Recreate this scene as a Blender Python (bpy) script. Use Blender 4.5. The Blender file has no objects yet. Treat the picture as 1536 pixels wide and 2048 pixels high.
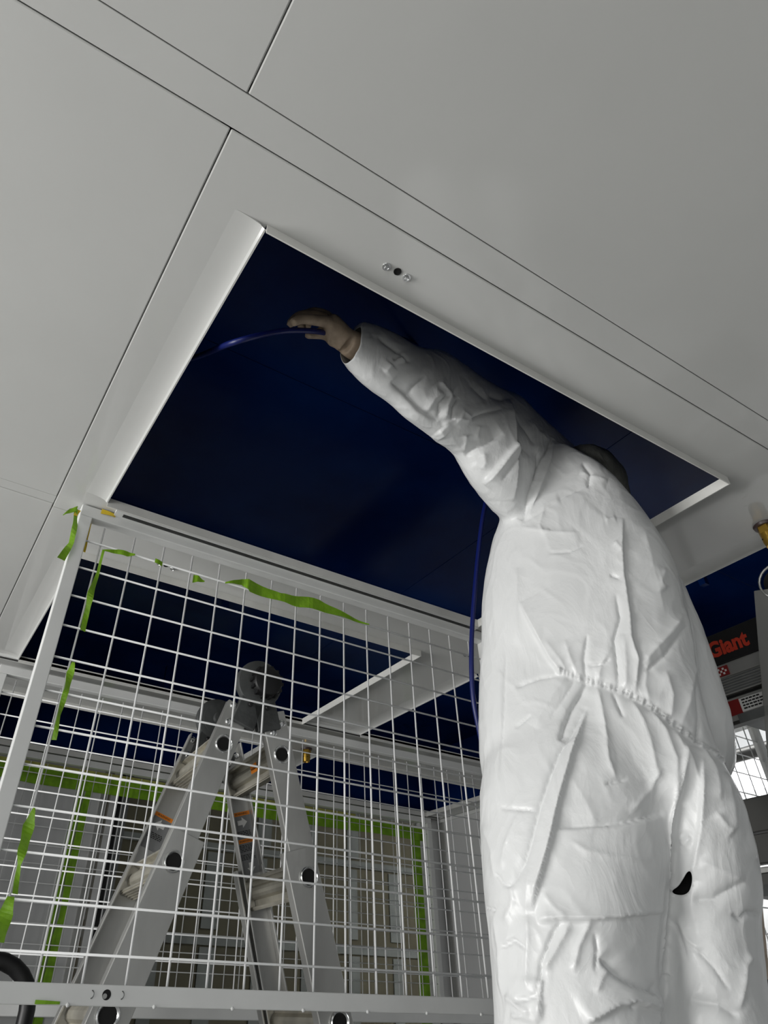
import bpy, bmesh, math, random
import numpy as np
from mathutils import Vector, Matrix, noise
random.seed(7)
S = bpy.context.scene
COL = S.collection

# ------------------------------------------------------------------ camera
CH = 0.66                                     # camera height above the shop floor
F_PX, CX, CY = 1339.4, 640.9, 996.0           # focal length and principal point on the 1536x2048 frame
def _rot(p, r, y):
    cp, sp = math.cos(p), math.sin(p)
    f = np.array([0, cp, sp]); u = np.array([0, -sp, cp]); rt = np.array([1., 0, 0])
    c, s = math.cos(r), math.sin(r)
    M = np.array([c*rt + s*u, -(-s*rt + c*u), f])
    cy, sy = math.cos(y), math.sin(y)
    return M @ np.array([[cy, -sy, 0], [sy, cy, 0], [0, 0, 1]])
RM = _rot(*[math.radians(a) for a in (37.6033, 1.1735, 30.2433)])
cam = bpy.data.cameras.new('camera'); camo = bpy.data.objects.new('camera', cam); COL.objects.link(camo)
cam.sensor_fit = 'VERTICAL'; cam.sensor_height = 36.0; cam.lens = F_PX/2048*36
cam.shift_x = (768-CX)/2048; cam.shift_y = (CY-1024)/2048
cam.clip_start = 0.02; cam.clip_end = 200
camo.matrix_world = Matrix(((RM[0][0], -RM[1][0], -RM[2][0], 0), (RM[0][1], -RM[1][1], -RM[2][1], 0),
                            (RM[0][2], -RM[1][2], -RM[2][2], CH), (0, 0, 0, 1)))
S.camera = camo

# ------------------------------------------------------------------ world, lights, exposure
S.view_settings.view_transform = 'Standard'; S.view_settings.look = 'None'
S.view_settings.gamma = 1.0; S.view_settings.exposure = 0.0; S.view_settings.use_curve_mapping = False
w = bpy.data.worlds.new('world'); S.world = w; w.use_nodes = True
w.node_tree.nodes['Background'].inputs[0].default_value = (0.93, 0.97, 1.0, 1)
w.node_tree.nodes['Background'].inputs[1].default_value = 0.22
def area(name, loc, look, sx, sy, power, col=(1, 1, 1)):
    L = bpy.data.lights.new(name, 'AREA'); L.shape = 'RECTANGLE'; L.size = sx; L.size_y = sy; L.energy = power; L.color = col
    o = bpy.data.objects.new(name, L); COL.objects.link(o); o.location = loc
    d = Vector(look) - Vector(loc); o.rotation_euler = d.to_track_quat('-Z', 'Y').to_euler(); return o
area('added_key_southwest', (-2.3, -1.5, .60), (.7, 1.4, 1.2), 2.2, 1.1, 30, (1, 0.99, 0.96))  # added key lamp low behind the camera's left; no door stands there
area('added_key_west', (-3.1, 1.45, .62), (0.9, 1.1, 1.5), 2.0, 1.1, 118, (1, 0.99, 0.97))  # added key lamp for ceiling and suit; no bay opening stands there
area('east_shop_lamps', (4.6, 2.6, 3.6), (5.6, 2.6, 1.2), 2.0, 1.0, 70, (1, 1, 1))

# ------------------------------------------------------------------ helpers
def ray(u, v): return RM.T @ np.array([(u-CX)/F_PX, (v-CY)/F_PX, 1.0])
def _w(p): return Vector((p[0], p[1], p[2]+CH))
def atY(u, v, y): d = ray(u, v); return _w(d*y/d[1])          # point of the plane y seen at u, v
def atX(u, v, x): d = ray(u, v); return _w(d*x/d[0])
def atZ(u, v, z=1.0): d = ray(u, v); return _w(d*z/d[2])
EV = np.array([0.79, 0.613, 0.0])
def atD(u, v, t): d = ray(u, v); return _w(d*t/(d @ EV))       # vertical plane across the way to the worker
def project(P):
    c = (np.asarray(P) - np.array([0, 0, CH])) @ RM.T
    return CX + F_PX*c[:, 0]/c[:, 2], CY + F_PX*c[:, 1]/c[:, 2]

MATS = {}
def mat(name, col, rough=0.5, metal=0.0, bump=0.0, bscale=40.0, var=0.0, vscale=6.0, coat=0.0, emit=0.0, spec=0.5, var2=None, stretch=None):
    if name in MATS: return MATS[name]
    m = bpy.data.materials.new(name); m.use_nodes = True; nt = m.node_tree; N = nt.nodes; L = nt.links
    b = N['Principled BSDF']
    b.inputs['Base Color'].default_value = (*col, 1); b.inputs['Roughness'].default_value = rough
    b.inputs['Metallic'].default_value = metal; b.inputs['Coat Weight'].default_value = coat
    b.inputs['Specular IOR Level'].default_value = spec
    tc = N.new('ShaderNodeTexCoord'); vec = tc.outputs['Object']
    if stretch:
        mp = N.new('ShaderNodeMapping'); mp.inputs['Scale'].default_value = stretch; L.new(vec, mp.inputs[0]); vec = mp.outputs[0]
    if var:
        n = N.new('ShaderNodeTexNoise'); n.inputs['Scale'].default_value = vscale; n.inputs['Detail'].default_value = 6; L.new(vec, n.inputs['Vector'])
        r = N.new('ShaderNodeValToRGB'); L.new(n.outputs['Fac'], r.inputs[0])
        c2 = var2 or tuple(c*(1-var) for c in col)
        r.color_ramp.elements[0].position = .34; r.color_ramp.elements[1].position = .62
        r.color_ramp.elements[0].color = (*c2, 1); r.color_ramp.elements[1].color = (*col, 1)
        L.new(r.outputs[0], b.inputs['Base Color'])
    if bump:
        n2 = N.new('ShaderNodeTexNoise'); n2.inputs['Scale'].default_value = bscale; n2.inputs['Detail'].default_value = 4; L.new(vec, n2.inputs['Vector'])
        bp = N.new('ShaderNodeBump'); bp.inputs['Strength'].default_value = bump; bp.inputs['Distance'].default_value = .01
        L.new(n2.outputs['Fac'], bp.inputs['Height']); L.new(bp.outputs[0], b.inputs['Normal'])
    if emit:
        b.inputs['Emission Color'].default_value = (*col, 1); b.inputs['Emission Strength'].default_value = emit
    MATS[name] = m; return m

M_CEIL = mat('ceiling_paint', (.60, .605, .59), .09, var=.05, vscale=2.2, bump=.02, bscale=3)
def smudge(m, dark, scale, lo, hi):                  # sparse finger marks and scuffs in the paint
    nt = m.node_tree; N = nt.nodes; L = nt.links; b = N['Principled BSDF']
    old = b.inputs['Base Color'].links[0].from_socket
    n = N.new('ShaderNodeTexNoise'); n.inputs['Scale'].default_value = scale; n.inputs['Detail'].default_value = 8; n.inputs['Roughness'].default_value = .7
    tc = N.new('ShaderNodeTexCoord'); L.new(tc.outputs['Object'], n.inputs['Vector'])
    r = N.new('ShaderNodeMapRange'); r.inputs[1].default_value = lo; r.inputs[2].default_value = hi; L.new(n.outputs['Fac'], r.inputs[0])
    mx = N.new('ShaderNodeMix'); mx.data_type = 'RGBA'; L.new(r.outputs[0], mx.inputs['Factor']); L.new(old, mx.inputs[6]); mx.inputs[7].default_value = (*dark, 1)
    L.new(mx.outputs[2], b.inputs['Base Color'])
smudge(M_CEIL, (.40, .40, .37), 5.5, .68, .80)
M_LIP = mat('lip_paint', (.72, .72, .69), .35, var=.1, vscale=14)
M_WHITE = mat('gate_paint', (.74, .75, .74), .32, var=.06, vscale=9)
M_WIRE = mat('wire_coating', (.80, .81, .81), .35)
M_NAVY = mat('navy_paint', (.003, .024, .125), .2, var=.5, vscale=2.0, var2=(.0015, .011, .072), bump=.015, bscale=2.5, spec=.12)
M_ALU = mat('brushed_aluminium', (.62, .62, .60), .42, .85, var=.28, vscale=7, bump=.05, bscale=70, stretch=(1, 1, .35))
M_ALU2 = mat('cast_aluminium', (.24, .25, .25), .5, .8, var=.3, vscale=14, bump=.12, bscale=60)
M_HINGE = mat('dull_hinge_casting', (.11, .115, .115), .55, .6, var=.35, vscale=14, bump=.12, bscale=60)
M_CHROME = mat('chrome', (.75, .76, .76), .18, 1.0)
M_BLACK = mat('black_plastic', (.006, .006, .007), .45, var=.5, vscale=20)
M_DARK = mat('dark_hole', (.003, .003, .003), .8)
M_RUBBER = mat('rubber_gasket', (.035, .036, .036), .6, var=.4, vscale=50)
M_GREEN = mat('green_masking_tape', (.23, .47, .012), .55, bump=.25, bscale=60, var=.35, vscale=22)
M_YELLOW = mat('yellow_masking_tape', (.78, .56, .03), .6, bump=.2, bscale=60, var=.2, vscale=22)
M_OLIVE = mat('olive_masking_tape', (.42, .42, .10), .6, var=.25, vscale=20)
M_BRASS = mat('brass', (.55, .34, .06), .35, .9, var=.3, vscale=30)
M_HOSE = mat('blue_hose', (.003, .009, .10), .4)
M_TAN = mat('drywall_paper', (.10, .084, .05), .85, var=.22, vscale=3)
M_MUD = mat('joint_compound', (.19, .19, .175), .8, var=.3, vscale=5)
M_WALL = mat('white_wall_panel', (.62, .625, .63), .2, var=.05, vscale=2)
M_FLOOR = mat('concrete', (.42, .42, .41), .6, var=.2, vscale=1.5)
M_GREYW = mat('shop_wall', (.72, .73, .73), .7, var=.06, vscale=1)
M_LAMP = mat('lamp_glow', (1, 1, 1), .5, emit=5)
M_STEEL = mat('dark_steel', (.11, .11, .105), .4, .7, var=.2, vscale=6)
M_ORANGE = mat('orange_print', (.85, .25, .01), .5)
M_GREYLAB = mat('grey_label', (.22, .225, .23), .5)
M_WHITELAB = mat('white_print', (.75, .75, .74), .5)
M_INK = mat('black_print', (.01, .01, .01), .5)
M_REDTXT = mat('red_print', (.50, .035, .012), .5)
M_RED = mat('red_label', (.22, .008, .008), .5)
M_SKIN = mat('skin', (.44, .34, .25), .5, var=.25, vscale=40, bump=.1, bscale=90)
M_TROUSER = mat('black_trousers', (.012, .012, .013), .8)
M_CAP = mat('grey_hair_cover', (.16, .165, .15), .7, var=.4, vscale=60, bump=.3, bscale=120, stretch=(1, 1, .3))
M_SHOE = mat('work_shoe', (.03, .028, .025), .6)
M_GLASS = mat('window_glass', (.85, .9, .9), .03, spec=.5)
g = M_GLASS.node_tree.nodes['Principled BSDF']; g.inputs['Transmission Weight'].default_value = 1; g.inputs['IOR'].default_value = 1.02

def suit_material():
    m = bpy.data.materials.new('white_coverall_fabric'); m.use_nodes = True; nt = m.node_tree; N = nt.nodes; L = nt.links
    b = N['Principled BSDF']; b.inputs['Base Color'].default_value = (.74, .75, .75, 1); b.inputs['Roughness'].default_value = .36
    b.inputs['Specular IOR Level'].default_value = .45
    tc = N.new('ShaderNodeTexCoord')
    n = N.new('ShaderNodeTexNoise'); n.inputs['Scale'].default_value = 9; n.inputs['Detail'].default_value = 5; n.inputs['Distortion'].default_value = .8
    mp = N.new('ShaderNodeMapping'); mp.inputs['Scale'].default_value = (1, 1, .6); L.new(tc.outputs['Object'], mp.inputs[0]); L.new(mp.outputs[0], n.inputs['Vector'])
    v = N.new('ShaderNodeTexVoronoi'); v.feature = 'F1'; v.inputs['Scale'].default_value = 16; v.inputs['Randomness'].default_value = 1
    mx = N.new('ShaderNodeVectorMath'); mx.operation = 'ADD'
    sc = N.new('ShaderNodeVectorMath'); sc.operation = 'SCALE'; sc.inputs['Scale'].default_value = .18
    L.new(n.outputs['Color'], sc.inputs[0]); L.new(mp.outputs[0], mx.inputs[0]); L.new(sc.outputs[0], mx.inputs[1]); L.new(mx.outputs[0], v.inputs['Vector'])
    f = N.new('ShaderNodeTexNoise'); f.inputs['Scale'].default_value = 240; f.inputs['Detail'].default_value = 2; L.new(tc.outputs['Object'], f.inputs['Vector'])
    b1 = N.new('ShaderNodeBump'); b1.inputs['Strength'].default_value = .2; b1.inputs['Distance'].default_value = .012; L.new(n.outputs['Fac'], b1.inputs['Height'])
    b2 = N.new('ShaderNodeBump'); b2.inputs['Strength'].default_value = .2; b2.inputs['Distance'].default_value = .010; L.new(v.outputs['Distance'], b2.inputs['Height']); L.new(b1.outputs[0], b2.inputs['Normal'])
    b3 = N.new('ShaderNodeBump'); b3.inputs['Strength'].default_value = .08; b3.inputs['Distance'].default_value = .001; L.new(f.outputs['Fac'], b3.inputs['Height']); L.new(b2.outputs[0], b3.inputs['Normal'])
    L.new(b3.outputs[0], b.inputs['Normal'])
    return m
M_SUIT = suit_material()

class MB:
    """collects vertices and faces and links them as one mesh object"""
    def __init__(s): s.v = []; s.f = []
    def add(s, vs, fs):
        o = len(s.v); s.v += [tuple(a) for a in vs]; s.f += [tuple(i+o for i in f) for f in fs]; return s
    def box(s, c, d, R=None):
        x, y, z = d[0]/2, d[1]/2, d[2]/2
        vs = [Vector(p) for p in ((-x,-y,-z),(x,-y,-z),(x,y,-z),(-x,y,-z),(-x,-y,z),(x,-y,z),(x,y,z),(-x,y,z))]
        if R is not None: vs = [R @ p for p in vs]
        c = Vector(c)
        return s.add([p+c for p in vs], [(0,3,2,1),(4,5,6,7),(0,1,5,4),(1,2,6,5),(2,3,7,6),(3,0,4,7)])
    def mm(s, a, b):
        return s.box([(a[i]+b[i])/2 for i in range(3)], [abs(b[i]-a[i]) for i in range(3)])
    def prism(s, pts, ax, h):                         # polygon pts (3-D, planar) extruded by vector ax*h
        n = len(pts); a = Vector(ax)*h
        vs = [Vector(p) for p in pts] + [Vector(p)+a for p in pts]
        return s.add(vs, [tuple(range(n))[::-1], tuple(range(n, 2*n))] + [(i, (i+1) % n, n+(i+1) % n, n+i) for i in range(n)])
    def tube(s, path, r, n=10, cap=True):
        path = [Vector(p) for p in path]; k = len(path); rr = r if hasattr(r, '__len__') else [r]*k
        t0 = (path[1]-path[0]).normalized(); ref = Vector((0, 0, 1)) if abs(t0.z) < .9 else Vector((1, 0, 0))
        nx = t0.cross(ref).normalized(); vs = []
        for i, p in enumerate(path):
            t = (path[min(i+1, k-1)]-path[max(i-1, 0)]).normalized()
            nx = (nx - t*nx.dot(t)).normalized(); ny = t.cross(nx)
            vs += [p + (nx*math.cos(a)+ny*math.sin(a))*rr[i] for a in [2*math.pi*j/n for j in range(n)]]
        fs = [(i*n+j, i*n+(j+1) % n, (i+1)*n+(j+1) % n, (i+1)*n+j) for i in range(k-1) for j in range(n)]
        if cap: fs += [tuple(range(n))[::-1], tuple((k-1)*n+j for j in range(n))]
        return s.add(vs, fs)
    def cyl(s, a, b, r, n=16): return s.tube([a, b], r, n)
    def lathe(s, c, ax, prof, n=20):                  # prof: (radius, distance along ax)
        ax = Vector(ax).normalized(); ref = Vector((0, 0, 1)) if abs(ax.z) < .9 else Vector((1, 0, 0))
        e1 = ax.cross(ref).normalized(); e2 = ax.cross(e1); c = Vector(c); vs = []
        for r, h in prof: vs += [c + ax*h + (e1*math.cos(t)+e2*math.sin(t))*max(r, 1e-5) for t in [2*math.pi*j/n for j in range(n)]]
        k = len(prof)
        fs = [(i*n+j, i*n+(j+1) % n, (i+1)*n+(j+1) % n, (i+1)*n+j) for i in range(k-1) for j in range(n)]
        return s.add(vs, fs + [tuple(range(n))[::-1], tuple((k-1)*n+j for j in range(n))])
    def loft(s, rings, cap=True):
        n = len(rings[0]); k = len(rings); vs = [p for r in rings for p in r]
        fs = [(i*n+j, i*n+(j+1) % n, (i+1)*n+(j+1) % n, (i+1)*n+j) for i in range(k-1) for j in range(n)]
        if cap: fs += [tuple(range(n))[::-1], tuple((k-1)*n+j for j in range(n))]
        return s.add(vs, fs)
    def build(s, name, m, parent=None, smooth=False, bevel=0, kind=None):
        me = bpy.data.meshes.new(name); o = bpy.data.objects.new(name, me); COL.objects.link(o)
        off = Vector((0, 0, 0))
        if parent is not None:
            o.parent = parent; q = parent
            while q is not None: off += Vector(q.location); q = q.parent
        me.from_pydata([tuple(Vector(p)-off) for p in s.v], [], s.f)
        bm = bmesh.new(); bm.from_mesh(me); bmesh.ops.recalc_face_normals(bm, faces=bm.faces)
        bm.to_mesh(me); bm.free(); me.materials.append(m)
        if smooth:
            for p in me.polygons: p.use_smooth = True
            if smooth == 'auto':
                me.set_sharp_from_angle(angle=math.radians(38))
        if bevel:
            b = o.modifiers.new('bevel', 'BEVEL'); b.width = bevel; b.segments = 2; b.limit_method = 'ANGLE'
        if kind: o['kind'] = kind
        return o
def link_copy(o, loc):                                # another instance of a part, mesh data shared
    c = o.copy(); COL.objects.link(c); c.location = loc; return c
def tag(o, label=None, cat=None, group=None, kind=None):
    for k, v in (('label', label), ('category', cat), ('group', group), ('kind', kind)):
        if v: o[k] = v
    return o
def empty(name, loc, label=None, cat=None, group=None, kind=None):
    o = bpy.data.objects.new(name, None); COL.objects.link(o); o.location = loc; o.empty_display_size = .05
    return tag(o, label, cat, group, kind)
def text_mesh(body, size, o, ex, ey, m, name, parent, depth=.0006, align='LEFT', bold=0.0):
    c = bpy.data.curves.new('text', 'FONT'); c.body = body; c.size = size; c.extrude = depth; c.align_x = align; c.offset = bold; c.resolution_u = 3
    t = bpy.data.objects.new('text', c); COL.objects.link(t)
    dg = bpy.context.evaluated_depsgraph_get(); me = t.evaluated_get(dg).to_mesh()
    ex, ey = Vector(ex), Vector(ey); ez = ex.cross(ey); b = MB()
    b.add([Vector(o)+ex*v.co.x+ey*v.co.y+ez*v.co.z for v in me.vertices], [tuple(p.vertices) for p in me.polygons])
    t.to_mesh_clear() if hasattr(t, 'to_mesh_clear') else None
    bpy.data.objects.remove(t); bpy.data.curves.remove(c)
    return b.build(name, m, parent)

ZC = CH + 1.0                                         # underside of the white ceiling

# ------------------------------------------------------------------ shop floor and outer walls
MB().mm((-9, -9, -.1), (9, 7, 0)).build('floor', M_FLOOR, kind='structure')
wn = MB().mm((-3, 5.3, 0), (5.0, 5.4, 4.2)).build('wall_north', M_TAN, kind='structure')
for i in range(15):
    x = -.6 + i*.405 + random.uniform(-.04, .04)
    for z0, z1 in ((0, 1.02), (1.13, 1.62), (1.70, 2.6)):
        if random.random() < .12: continue
        wd = random.uniform(.035, .07)
        MB().mm((x-wd, 5.292, z0), (x+wd, 5.302, z1)).build('joint_strip', M_MUD, wn)
for z, h in ((1.06, .055), (1.66, .05)):
    MB().mm((-2, 5.290, z-h/2), (5, 5.301, z+h/2)).build('joint_strip', M_MUD, wn)
we = MB().mm((6.6, -2, 0), (6.7, 7, 4.4)).build('wall_east', M_GREYW, kind='structure')

# ------------------------------------------------------------------ white panelled ceiling with openings
XW, XE, YS, YN = -.75, 3.05, -.45, 3.66
CEIL = empty('ceiling', (0, 0, ZC), kind='structure')
OPEN = {'1L': (.213, 1.408, .554, 1.405), '1R': (1.745, 2.90, .554, 1.405), '2L': (.219, 1.390, 1.681, 2.50),
        '2R': (1.690, 2.86, 1.72, 2.50), '3L': (.222, 1.40, 2.86, 3.52), '3R': (1.69, 2.86, 2.86, 3.52)}
def panel(x0, x1, y0, y1, holes=()):
    b = MB(); xs = sorted({x0, x1, *[h[i] for h in holes for i in (0, 1)]}); ys = sorted({y0, y1, *[h[i] for h in holes for i in (2, 3)]})
    T = .004
    inside = lambda x, y: any(h[0] < x < h[1] and h[2] < y < h[3] for h in holes)
    nx, ny = len(xs), len(ys)
    vs = [(x, y, ZC) for y in ys for x in xs] + [(x, y, ZC+T) for y in ys for x in xs]; k = nx*ny; fs = []
    solid = lambda i, j: 0 <= i < nx-1 and 0 <= j < ny-1 and not inside((xs[i]+xs[i+1])/2, (ys[j]+ys[j+1])/2)
    for j in range(ny-1):
        for i in range(nx-1):
            if not solid(i, j): continue
            a, bb, c, d = j*nx+i, j*nx+i+1, (j+1)*nx+i+1, (j+1)*nx+i
            fs += [(a, d, c, bb), (a+k, bb+k, c+k, d+k)]
            for (p, q, ii, jj) in ((a, bb, i, j-1), (bb, c, i+1, j), (c, d, i, j+1), (d, a, i-1, j)):
                if not solid(ii, jj): fs.append((p, q, q+k, p+k))
    return b.add(vs, fs).build('panel', M_CEIL, CEIL, bevel=.002)
GP = .0015
panel(XW, .100, YS, .394); panel(.100+GP, XE, YS, .394)
MB().mm((XW, .394+GP, ZC+.0015), (XE, .447, ZC+.006)).build('batten', M_CEIL, CEIL, bevel=.001)
panel(XW, .100, .447+GP, 1.462); MB().mm((XW, 1.462+GP, ZC+.001), (.100, 1.497, ZC+.006)).build('batten', M_CEIL, CEIL, bevel=.001)
p1 = panel(.100+GP, XE, .447+GP, 1.510, [OPEN['1L'], OPEN['1R']])
panel(XW, .100, 1.497+GP, YN)
p2 = panel(.100+GP, XE, 1.510+GP, 2.600, [OPEN['2L'], OPEN['2R']])
p3 = panel(.100+GP, XE, 2.600+GP, YN, [OPEN['3L'], OPEN['3R']])
LD = .021
for key, (x0, x1, y0, y1) in OPEN.items():
    par = {'1': p1, '2': p2, '3': p3}[key[0]]; t = .0025
    b = MB()                                          # near, right and far lips: flat flanges turned down
    b.mm((x0, y0-t, ZC-LD), (x1+t, y0, ZC+.004)); b.mm((x1, y0, ZC-LD), (x1+t, y1, ZC+.004)); b.mm((x0, y1, ZC-LD), (x1+t, y1+t, ZC+.004))
    b.build('lip', M_LIP, par)
    prof = [(.060, .0002), (.050, -.0002), (.040, -.0007), (.030, -.0016), (.020, -.0031), (.011, -.0056), (.004, -.0088), (0, -.0115), (.003, -.0115), (.012, -.002), (.03, .003), (.060, .003)]
    b = MB(); b.loft([[(x0-a, y, ZC+h) for a, h in prof] for y in (y0, y1)])
    b.build('rolled_lip', M_CEIL, par, smooth='auto')

for a, b_ in (((.085, YS), (.117, .394)), ((.085, .447), (.117, YN)), ((XW, .380), (XE, .462)), ((XW, 1.450), (.11, 1.512)), ((.09, 1.498), (XE, 1.524)), ((.09, 2.588), (XE, 2.614))):
    MB().mm((a[0], a[1], ZC+.0062), (b_[0], b_[1], ZC+.009)).build('joint_backing', M_CEIL, CEIL)

# navy underside above the openings
ROOF = empty('roof', (0, 0, ZC+.42), kind='structure')
ys = [YS, .30, 1.16, 1.98, 2.80, YN]
for i in range(5):
    MB().mm((XW, ys[i]+.0015, ZC+.42), (1.56, ys[i+1]-.0015, ZC+.43)).build('panel', M_NAVY, ROOF)
    MB().mm((1.563, ys[i]+.0015, ZC+.42), (XE, ys[i+1]-.0015, ZC+.43)).build('panel', M_NAVY, ROOF)
for (a, b_) in (((XW, YS, ZC+.006), (XE, YS+.02, ZC+.42)), ((XW, YN-.02, ZC+.006), (XE, YN, ZC+.42)), ((XW, YS, ZC+.006), (XW+.02, YN, ZC+.42)), ((XE-.02, YS, ZC+.006), (XE, YN, ZC+.42))):
    MB().mm(a, b_).build('light_leak_side', M_NAVY, ROOF)  # sides added to stop light leaking into the roof space
for x, y in ((.9, 2.3), (2.0, 1.2), (2.35, 1.15), (1.0, 3.25)):   # hangers inside the roof space
    MB().mm((x-.012, y-.012, ZC+.30), (x+.012, y+.012, ZC+.42)).build('hanger', M_NAVY, ROOF)

# screws and plugged holes in the ceiling
def fastener_set(pts, lab):
    for (u, v), kind_ in pts:
        c = atZ(u, v)
        if kind_ == 'h':
            MB().lathe(c+Vector((0, 0, .002)), (0, 0, -1), [(.0068, 0), (.0068, .0032), (.0055, .0032), (.0052, .0022)], 18).build('cable_hole', M_DARK, CEIL)
        else:
            r = empty('bolt', c, lab[kind_], 'bolt', None)
            MB().lathe(c, (0, 0, -1), [(.0075, -.001), (.0075, .0012), (.0072, .0016)], 18).build('washer', M_CHROME, r, smooth='auto')
            MB().lathe(c, (0, 0, -1), [(.0048, .001), (.0048, .0048), (.0036, .0056), (.0030, .0046), (.001, .0046)], 6).build('head', M_CHROME, r)
fastener_set([((773, 533), 'a'), ((795, 543), 'h'), ((813, 555), 'b')], {'a': 'small shiny bolt in white ceiling, left of the round black hole above the open hatch',
             'b': 'small shiny bolt in white ceiling, right of the round black hole above the open hatch'})
fastener_set([((318, 1126), 'a'), ((332, 1131), 'h'), ((345, 1137), 'b')], {'a': 'small bolt in white ceiling strip seen behind green tape scrap at top of mesh gate',
             'b': 'small bolt in white ceiling strip right of the hole behind mesh gate top'})
fastener_set([((930, 1310), 'a'), ((940, 1312), 'h')], {'a': 'small bolt in white ceiling strip beside the hanging blue hose'})

# brass fittings under the ceiling
def brass(u, v, lab, zt=1.0):
    c = atZ(u, v, zt); r = empty('pipe_fitting', c, lab, 'fitting')
    MB().lathe(c, (0, 0, -1), [(.024, -.002), (.027, .002), (.025, .008), (.016, .009)], 24).build('collar', mat('dark_collar', (.05, .03, .03), .4), r, smooth='auto')
    MB().lathe(c, (0, 0, -1), [(.021, .007), (.021, .026), (.0185, .028)], 6).build('hex_nut', M_BRASS, r)
    MB().lathe(c, (0, 0, -1), [(.0185, .026), (.0190, .048), (.0165, .062), (.012, .062), (.010, .056)], 22).build('nozzle', M_BRASS, r, smooth='auto')
    for t in range(6):
        a = t*math.pi/3+.3; d = Vector((math.cos(a), math.sin(a), 0))
        MB().cyl(c+d*.0175+Vector((0, 0, -.042)), c+d*.0200+Vector((0, 0, -.042)), .0022, 8).build('port', M_DARK, r)
brass(1529, 1050, 'brass pipe fitting hanging under the ceiling at right edge, above the stacked ladders')
brass(613, 1497, 'brass pipe fitting behind the mesh gate, right of the ladder hinge', 1.0)

# ------------------------------------------------------------------ wire mesh gates
def gate(x0, x1, y, zt, zb, label, holes=False, sp=.079, rw=.031):
    zt += CH; zb += CH
    r = empty('mesh_gate', ((x0+x1)/2, y, zb), label, 'gate', None)
    R2 = .015
    for x in (x0, x1-rw): MB().mm((x, y-R2, zb+rw), (x+rw, y+R2, zt-rw)).build('stile', M_WHITE, r, bevel=.002)
    MB().mm((x0, y-R2, zt-rw), (x1, y+R2, zt)).build('top_rail', M_WHITE, r, bevel=.002)
    br = MB().mm((x0, y-R2, zb), (x1, y+R2, zb+rw)).build('bottom_rail', M_WHITE, r, bevel=.002)
    if holes:
        c = Vector((.432, y-R2, zb+.0165))
        MB().lathe(c, (0, -1, 0), [(.0078, -.004), (.0078, .0004), (.0068, .0006), (.006, .0002)], 18).build('hole', M_DARK, br)
        MB().lathe(c+Vector((-.003, .0, -.002)), (0, -1, 0), [(.004, -.002), (.004, .0009)], 14).build('latch_pin', M_ALU, br)
        for dx in (-.028, .026): MB().tube([c+Vector((dx+.005*math.cos(a), -.0004, .006*math.sin(a))) for a in np.linspace(-1.4, 1.4, 7)], .0009, 5).build('scuff_ring', M_ALU2, br)
        for k in range(9):
            xx = x0+.05+k*(x1-x0-.1)/8; MB().lathe((xx, y-R2, zb+.001), (0, -1, -1), [(.003, -.002), (.003, .002), (.001, .003)], 8).build('weld_dot', M_WHITE, br)
    wr = .0024; first = None; x = x0+.0685
    while x < x1-rw-.01:
        loc = (x-r.location.x, 0, (zt-zb)/2)
        if first is None:
            h = (zt-zb)/2; first = MB().tube([(0, .0012, -h+.01), (0, .0012, h-.041)], wr, 6).build('wire', M_WIRE, None, smooth=True)
            first.parent = r; first.location = loc
        else: link_copy(first, loc)
        x += sp
    first = None; z = zt-.092
    while z > zb+rw+.015:
        loc = (0, 0, z-zb)
        if first is None:
            h = (x1-x0)/2-.006; first = MB().tube([(-h, -.0022, 0), (h, -.0022, 0)], wr, 6).build('wire', M_WIRE, None, smooth=True)
            first.parent = r; first.location = loc
        else: link_copy(first, loc)
        z -= sp*.952
    return r
GY = 1.468
gate(.163, 1.50, GY, .997, .004, 'nearest white wire mesh gate with torn green tape, in front of the ladder', True)
gate(1.70, 2.965, GY, .997, .004, 'white mesh gate at right edge below the stacked ladders')
gate(.168, 2.96, 2.545, .972, -.02, 'wide white mesh gate behind the ladder, second from the camera')
gate(.20, 2.93, 3.58, .985, -.03, 'farthest white mesh gate, just before the taped window')
# gate tracks: white strip and black gasket along each row
for y, xs_ in ((1.437, ((.262, 1.41), (1.78, 2.9))), (2.512, ((.15, 2.98),)), (3.545, ((.15, 2.98),))):
    for a, b_ in xs_:
        t = MB().mm((a-.02, y-.012, ZC-.010), (b_+.02, y+.018, ZC-.0005)).build('trim_%d' % (1+len([o for o in COL.objects if o.name.startswith('trim_')])), M_WHITE, kind='structure')
        MB().mm((a, y-.004, ZC-.0125), (b_, y+.006, ZC-.008)).build('gasket', M_RUBBER, t)

# ------------------------------------------------------------------ back wall with taped window, side wall
YB = 3.64
WB = empty('wall_back', (1.5, YB, 0), kind='structure')
MB().mm((XW, YB, 0), (.90, YB+.05, ZC-.002)).build('panel', M_WALL, WB)
MB().mm((2.955, YB, 0), (XE, YB+.05, ZC-.002)).build('panel', M_WALL, WB)
MB().mm((.90, YB, 1.625), (2.955, YB+.05, ZC-.002)).build('header', M_WALL, WB)
MB().mm((.90, YB, 0), (2.955, YB+.05, .35)).build('panel', M_WALL, WB)
WIN = empty('window_1', (1.9, YB+.02, .35), kind='structure')
MB().mm((.88, YB-.012, .35), (.915, YB+.03, 1.63)).build('frame', M_ALU, WIN)
MB().mm((.93, YB-.004, .35), (.965, YB+.03, 1.63)).build('frame', mat('bright_trim', (.78, .78, .78), .25, .5), WIN)
MB().mm((.968, YB-.006, .35), (.985, YB+.03, 1.63)).build('seal', M_BLACK, WIN)
MB().mm((.988, YB-.004, .35), (1.03, YB+.03, 1.63)).build('frame', M_ALU2, WIN)
MB().mm((2.885, YB-.016, .35), (2.935, YB+.03, 1.635)).build('frame', M_WHITE, WIN)
MB().mm((.90, YB-.016, 1.632), (2.955, YB+.0, 1.652)).build('frame', M_WHITE, WIN)
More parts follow.
